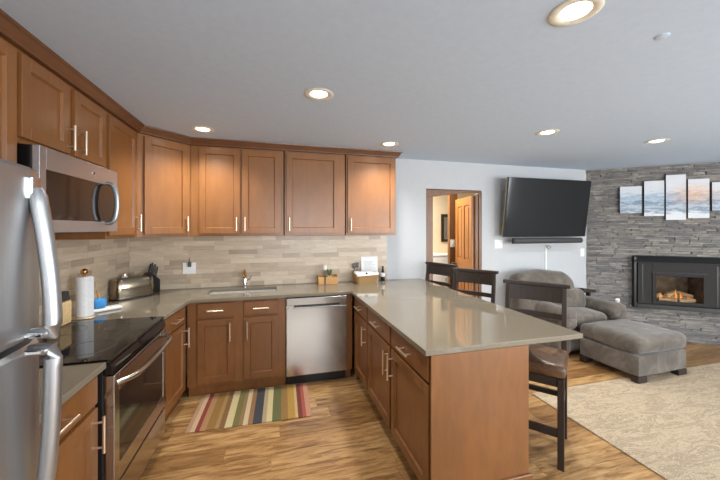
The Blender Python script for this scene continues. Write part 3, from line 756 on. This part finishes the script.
# ------------------------------------------------------------------ bar stools; local: seat faces -y, back on +y
st = thing('bar_stool', 'dark wooden bar stool nearest the camera, at the open end of the peninsula', 'bar stool', (0, 0, 0), 0, 'bar stools along the peninsula')
SW = .43
for sx in (-1, 1):
    x = sx*(SW/2-.02)
    b = MB(); b.box(-.019, .019, -.019, .019, 0, .582, Matrix.Translation((x, -.185, 0))); b.build('leg', 'darkwood', st, bevel=.003)
    b = MB(); ring = []
    for z, yy, hw in ((0, .195, .019), (.60, .185, .019), (.72, .190, .018), (1.10, .245, .015)):
        ring.append([(x-hw, yy-.018, z), (x+hw, yy-.018, z), (x+hw, yy+.018, z), (x-hw, yy+.018, z)])
    b.rings(ring); b.build('leg', 'darkwood', st, bevel=.003)
    MB().box(x-.010, x+.010, -.166, .177, .33, .37).build('stretcher', 'darkwood', st, bevel=.002)
    MB().box(x-.011, x+.011, -.166, .166, .525, .582).build('apron', 'darkwood', st, bevel=.002)
MB().box(-SW/2+.04, SW/2-.04, -.196, -.174, .20, .25).build('foot_rail', 'darkwood', st, bevel=.002)
MB().box(-SW/2+.04, SW/2-.04, -.196, -.174, .525, .582).build('apron', 'darkwood', st, bevel=.002)
MB().box(-SW/2+.04, SW/2-.04, .176, .196, .30, .34).build('stretcher', 'darkwood', st, bevel=.002)
MB().rbox((0, -.020, .625), (SW/2+.01, .195, .042), .032, 8, bulge=.018).build('seat_cushion', 'leather', st, smooth=True)
def curved_rail(z0, z1, hx_, y0, y1, th=.022, sag=.022):
    b = MB(); out = []
    for k in range(11):
        x = -hx_+2*hx_*k/10; c = sag*(1-(2*k/10-1)**2)
        out.append([(x, y0+c-th/2, z0), (x, y0+c+th/2, z0), (x, y1+c+th/2, z1), (x, y1+c-th/2, z1)])
    b.rings(out); return b
curved_rail(.985, 1.10, SW/2-.033, .228, .245).build('back_panel', 'darkwood', st, bevel=.002)
curved_rail(.865, .905, SW/2-.033, .211, .217).build('back_slat', 'darkwood', st, bevel=.002)
curved_rail(1.1005, 1.128, SW/2+.018, .243, .248, .040).build('top_rail', 'darkwood', st, bevel=.004)
def place_stool(o, L, Rr):
    """L, Rr: room positions of the two ends of the top rail"""
    L, Rr = Vector(L), Vector(Rr); mid = (L+Rr)/2
    d = (L-Rr).normalized()                       # local +x ... the rail direction
    ang = math.atan2(-d.y, -d.x)
    n = Vector((-math.sin(ang), math.cos(ang)))   # local +y in the room
    if n.dot(Vector((1, 0.3))) < 0: ang += math.pi; n = -n
    o.rotation_euler = (0, 0, ang); p = mid-n*.255; o.location = (p.x, p.y, 0)
place_stool(st, (1.858, 2.255), (2.148, 1.905))
s2 = dup(st); s2['label'] = 'dark wooden bar stool in the middle of the three along the peninsula'; place_stool(s2, (1.875, 3.07), (2.15, 2.69))
s3 = dup(st); s3['label'] = 'dark wooden bar stool by the back wall in front of the doorway'; place_stool(s3, (1.895, 3.70), (2.055, 3.285))

# ------------------------------------------------------------------ armchair and ottoman
AW = 1.07
t = thing('armchair', 'wide grey suede armchair in the corner under the television', 'armchair', (3.26, 3.018, 0), 4)
MB().rbox((AW/2, .33, .20), (AW/2-.03, .31, .14), .03, 6, wob=.004).build('base', 'suede', t, smooth=True)
MB().rbox((AW/2, .29, .405), (.30, .30, .085), .07, 9, bulge=.03, wob=.01).build('seat_cushion', 'suede', t, smooth=True)
mat = Matrix.Rotation(R(-8), 4, 'X')
b = MB(); b.rbox((AW/2-.26, .475, .70), (.50, .125, .29), .12, 11, wob=.02, mat=mat, seed=3)
for v_ in b.bm.verts:       # shoulders slope down towards the arms
    u_ = (v_.co.x-(AW/2-.26))/.50
    if v_.co.z > .7: v_.co.z -= .10*max(0, u_)**3*((v_.co.z-.7)/.25) + .03*max(0, -u_)**3
b.build('backrest', 'suede', t, smooth=True)
mat = Matrix.Rotation(R(-8), 4, 'X')
MB().rbox((AW/2-.02, .36, .60), (.33, .10, .14), .09, 9, wob=.014, mat=mat, seed=6).build('back_pillow', 'suede', t, smooth=True)
for sx, x in ((-1, .10), (1, AW-.10)):
    MB().rbox((x, .32, .24), (.10, .325, .20), .05, 7, wob=.004).build('arm', 'suede', t, smooth=True)
    a = MB(); a.rbox((x, .27, .515), (.125, .345, .085), .08, 10, bulge=.015, wob=.014, seed=x*9); a = a.build('arm_pad', 'suede', t, smooth=True)
    MB().rbox((x, -.01, .44), (.105, .075, .085), .07, 8, wob=.008, seed=x*5).build('arm_roll', 'suede', t, smooth=True)
for x in (.09, AW-.09):
    for y in (.06, .58): MB().box(x-.05, x+.05, y-.035, y+.035, 0, .062).build('foot', 'darkwood', t, bevel=.004)
OX, OY = .755, .645
t = thing('ottoman', 'large grey suede ottoman in front of the armchair', 'ottoman', (3.50, 2.35, .012), 2)
t.location = (3.475, 2.315, .0115)
MB().rbox((OX/2, OY/2, .165), (OX/2-.012, OY/2-.012, .105), .02, 6, wob=.003).build('base', 'suede', t, smooth=True)
MB().rbox((OX/2, OY/2, .355), (OX/2, OY/2, .082), .06, 11, bulge=.018, wob=.009).build('cushion', 'suede', t, smooth=True)
for x in (.075, OX-.075):
    for y in (.05, OY-.05):
        b = MB(); b.box(x-.065, x+.065, y-.035, y+.035, 0 if y < .1 else -.011, .062); b.build('foot', 'darkwood', t, bevel=.004)
t2 = thing('trinket', 'small round white and gold trinket on the right arm of the armchair', 'ornament', (4.20, 3.05, .6185))
MB().lathe([(0, 0), (.018, 0), (.026, .016), (.026, .03), (.016, .046), (0, .048)]).build('body', 'white', t2, smooth=True)
MB().tube([(.027*math.cos(a), .027*math.sin(a), .023) for a in [2*math.pi*k/20 for k in range(20)]], .004, 8, closed=True).build('gold_band', 'brass', t2, smooth=True)
t = thing('side_table', 'small dark side table behind the armchair, by the stone wall', 'side table', (4.37, 3.58, 0))
MB().box(-.20, .015, -.11, .10, .655, .68).build('table_top', 'darkwood', t, bevel=.004)
MB().box(-.010, .015, -.03, .03, .02, .655).build('post', 'darkwood', t, bevel=.003)
MB().box(-.015, .15, -.10, .10, 0, .02).build('base', 'darkwood', t, bevel=.003)
tag(MB().lathe([(0, 0), (.035, 0), (.04, .010), (.032, .018), (.012, .020), (0, .020)], (4.24, 3.58, .6805)).build('dish', 'black', smooth=True), 'black dish on the side table behind the armchair', 'dish')

# ------------------------------------------------------------------ television wall
t = thing('television', 'large black flat television tilted on the wall', 'television', (3.662, 3.575, 1.83)); t.rotation_euler = (R(7), 0, R(0))
MB().box(-.695, .695, -.010, .012, -.398, .398).build('housing', 'black', t, bevel=.003); MB().box(-.694, .694, .012, .0309, -.397, .397).build('bezel', 'bezel', t)
MB().box(-.688, .688, -.0125, -.0102, -.388, .391).build('screen', 'screen', t)
b = MB(); b.box(-.15, .15, .031, .05, -.16, .16).box(-.05, .05, .05, .13, -.08, .08); b.build('wall_mount', 'greymetal', t)
MB().box(-.25, .25, .031, .06, -.35, -.12).build('rear_bulge', 'black', t, bevel=.01)
t = thing('soundbar', 'long dark soundbar hanging below the television', 'soundbar', (3.70, 3.615, 1.382))
b = MB(); b.tube([(-.585, 0, 0), (-.575, 0, 0), (.575, 0, 0), (.585, 0, 0)], [.028, .038, .038, .028], 16, ry=.038); b.build('body', flat('soundbar_fabric', (62, 62, 64), .7), t, smooth=True)
MB().box(-.10, .10, .03, .14, -.012, .012).build('bracket', 'black', t)
b = MB(); b.box(-.013, .013, -.012, 0, .10, 1.28)
t = thing('cable_raceway', 'white vertical cable cover on the wall below the soundbar', 'cable cover', (3.80, YB, 0))
b.build('channel', 'white', t, bevel=.002)
MB().tube([(.0, -.02, 1.281), (.0, -.05, 1.31), (.02, -.06, 1.30), (.035, -.05, 1.27), (.02, -.04, 1.255), (.0, -.02, 1.282)], .004, 8).build('cable', 'black', t, smooth=True)

# ------------------------------------------------------------------ fireplace insert, in the wall's frame
t = thing('fireplace_insert', 'black gas fireplace insert with burning logs in the stone wall', 'fireplace', (FP[0], FP[1], 0), FA)
Y0 = -.026
b = MB(); e = .05
b.box(fx0, fx0+.03, Y0-.07, Y0, fz0, fz1).box(fx1-.03, fx1, Y0-.07, Y0, fz0, fz1).box(fx0+.03, fx1-.03, Y0-.07, Y0, fz0, fz0+.06)
b.prism([(Y0-.085, fz1-.075), (Y0, fz1-.075), (Y0, fz1+.01), (Y0-.035, fz1+.01)], fx0, fx1, 'x')
b.build('surround', 'blackmetal', t, bevel=.004)
px0, px1, pz0, pz1 = fx0+.052, fx1-.052, fz0+.062, fz1-.078
b = MB(); b.box(px0, hx0+.02, Y0-.045, Y0-.002, pz0, pz1).box(hx1-.02, px1, Y0-.045, Y0-.002, pz0, pz1).box(hx0+.02, hx1-.02, Y0-.045, Y0-.002, pz0, hz0+.02).box(hx0+.02, hx1-.02, Y0-.045, Y0-.002, hz1-.02, pz1)
b.build('face_panel', 'insert_panel', t, bevel=.002)
b = MB(); b.box(px0+.045, px0+.06, Y0-.0475, Y0-.0452, pz0+.02, pz1-.03).box(px1-.06, px1-.045, Y0-.0475, Y0-.0452, pz0+.02, pz1-.03); b.build('side_slot', 'black', t)
g0, g1, k0, k1 = hx0+.03, hx1-.03, hz0+.03, hz1-.03
b = MB(); b.box(g0-.02, g0+.018, Y0-.056, Y0-.046, k0-.02, k1+.02).box(g1-.018, g1+.02, Y0-.056, Y0-.046, k0-.02, k1+.02).box(g0+.018, g1-.018, Y0-.056, Y0-.046, k0-.02, k0+.018).box(g0+.018, g1-.018, Y0-.056, Y0-.046, k1-.018, k1+.02)
b.build('glass_frame', 'insert_panel', t, bevel=.003)
MB().box(g0-.03, g1+.03, Y0-.062, Y0-.046, k1+.024, k1+.036).build('hood', 'black', t, bevel=.003)
MB().box(g0+.018, g1-.018, Y0-.052, Y0-.049, k0+.018, k1-.018).build('glass_pane', 'glass', t)
b = MB(); q = .36
b.box(hx0+.006, hx0+.022, Y0-.04, q, hz0+.006, hz1-.006).box(hx1-.022, hx1-.006, Y0-.04, q, hz0+.006, hz1-.006).box(hx0+.022, hx1-.022, q-.016, q, hz0+.006, hz1-.006).box(hx0+.022, hx1-.022, Y0-.04, q-.016, hz0+.006, hz0+.022).box(hx0+.022, hx1-.022, Y0-.04, q-.016, hz1-.022, hz1-.006)
b.build('firebox', 'brick_dark', t)
cxm = (hx0+hx1)/2; zf = hz0+.023
logs = [((-.20, .10, .04), (.20, .14, .05), .038), ((-.18, .02, .03), (.10, .05, .032), .03), ((.02, .01, .035), (.22, .06, .04), .034), ((-.10, .03, .085), (.02, .12, .12), .028), ((.20, .04, .09), (.06, .13, .125), .026), ((-.21, .03, .07), (-.12, .12, .09), .026)]
for p, q_, r in logs:
    p = Vector((cxm+p[0], p[1], zf+p[2])); q_ = Vector((cxm+q_[0], q_[1], zf+q_[2]))
    MB().tube([p.lerp(q_, s_)+noise.noise_vector(p*9+Vector((s_*6, 0, 0)))*.012 for s_ in (0, .2, .4, .6, .8, 1)], [r*.85, r, r*1.05, r*.95, r, r*.8], 10).build('log', 'log', t, smooth=True)
for dx, dy, hgt in ((-.14, .06, .07), (-.06, .05, .08), (.02, .06, .13), (.07, .05, .08), (.15, .06, .06)):
    z0 = zf+.05
    MB().tube([(cxm+dx, dy, z0), (cxm+dx+.006, dy, z0+hgt*.3), (cxm+dx-.006, dy, z0+hgt*.65), (cxm+dx+.003, dy, z0+hgt)], [.010, .013, .007, .0015], 8).build('flame', 'flame', t, smooth=True)

# ------------------------------------------------------------------ five canvas prints on the stone wall
cv = [(.392, .640, 1.772, 2.150), (.668, .886, 1.725, 2.215), (.905, 1.116, 1.668, 2.285), (1.137, 1.352, 1.690, 2.215), (1.378, 1.60, 1.785, 2.16)]
names = ['leftmost canvas print, all pale blue snow, on the stone wall', 'second canvas print with a dark ridge, on the stone wall', 'tallest canvas print, in the middle of the set of five', 'canvas print with the orange glow, right of the tallest one', 'rightmost canvas print of the set, cut by the picture edge']
for (x0, x1, z0, z1), nm in zip(cv, names):
    t = thing('canvas_print', nm, 'picture', (FP[0], FP[1], 0), FA, 'canvas prints above the fireplace')
    c = Matrix.Rotation(R(FA), 4, 'Z') @ Vector(((x0+x1)/2, -.024, z0)); t.location = (FP[0]+c.x, FP[1]+c.y, z0)
    w2 = (x1-x0)/2; hh = z1-z0
    MB().box(-w2, w2, -.030, 0, 0, hh).build('stretched_frame', 'canvas_edge', t)
    o = MB().box(-w2, w2, -.0325, -.0302, 0, hh).build('printed_face', 'canvas', t)
    uvproj(o, lambda c_, X=(x0+x1)/2, Z=z0: ((c_.x+X-.39)/1.2, (c_.z+Z-1.66)/.63))

# ------------------------------------------------------------------ recessed lamps and sprinkler
lamps = [(1.18, 1.02, 'big recessed ceiling light at the top right, nearest the camera'), (.29, 2.09, 'recessed ceiling light above the kitchen floor'), (-.60, 3.10, 'recessed ceiling light close to the corner cabinet'),
         (1.165, 3.13, 'recessed ceiling light beside the end wall cabinet'), (2.42, 2.37, 'recessed ceiling light in front of the television wall'), (3.72, 2.32, 'recessed ceiling light nearest the stone wall')]
first = None
for x, y, lab in lamps:
    if first is None:
        t = first = thing('recessed_light', lab, 'ceiling light', (x, y, H), 0, 'recessed ceiling lights')
        MB().lathe([(.056, -.0005), (.092, -.0005), (.095, -.003), (.090, -.006), (.064, -.006), (.056, -.0005)], seg=40).build('trim_ring', flat('cream_trim_ring', (240, 234, 218), .4), t, smooth=True)
        MB().lathe([(0, -.003), (.054, -.003), (.0555, -.002), (.0555, -.0005), (0, -.0005)], seg=40).build('lens', 'lamp', t, smooth=True)
        l = bpy.data.lights.new('recessed_light_beam', 'SPOT'); l.energy = 84; l.color = (1, .97, .92); l.spot_size = R(140); l.spot_blend = 1.0; l.shadow_soft_size = .065
    else:
        t = dup(first); t.location = (x, y, H); t['label'] = lab
    o = bpy.data.objects.new('recessed_light_beam', l); COL.objects.link(o); o.location = (x, y, H-.02)
tag(MB().lathe([(0, 0), (.026, 0), (.026, -.002), (.022, -.0035), (0, -.004)], (1.72, 1.05, H-.0002)).build('sprinkler_cover', 'ceiling', smooth=True), 'small round sprinkler cover on the ceiling', 'sprinkler')
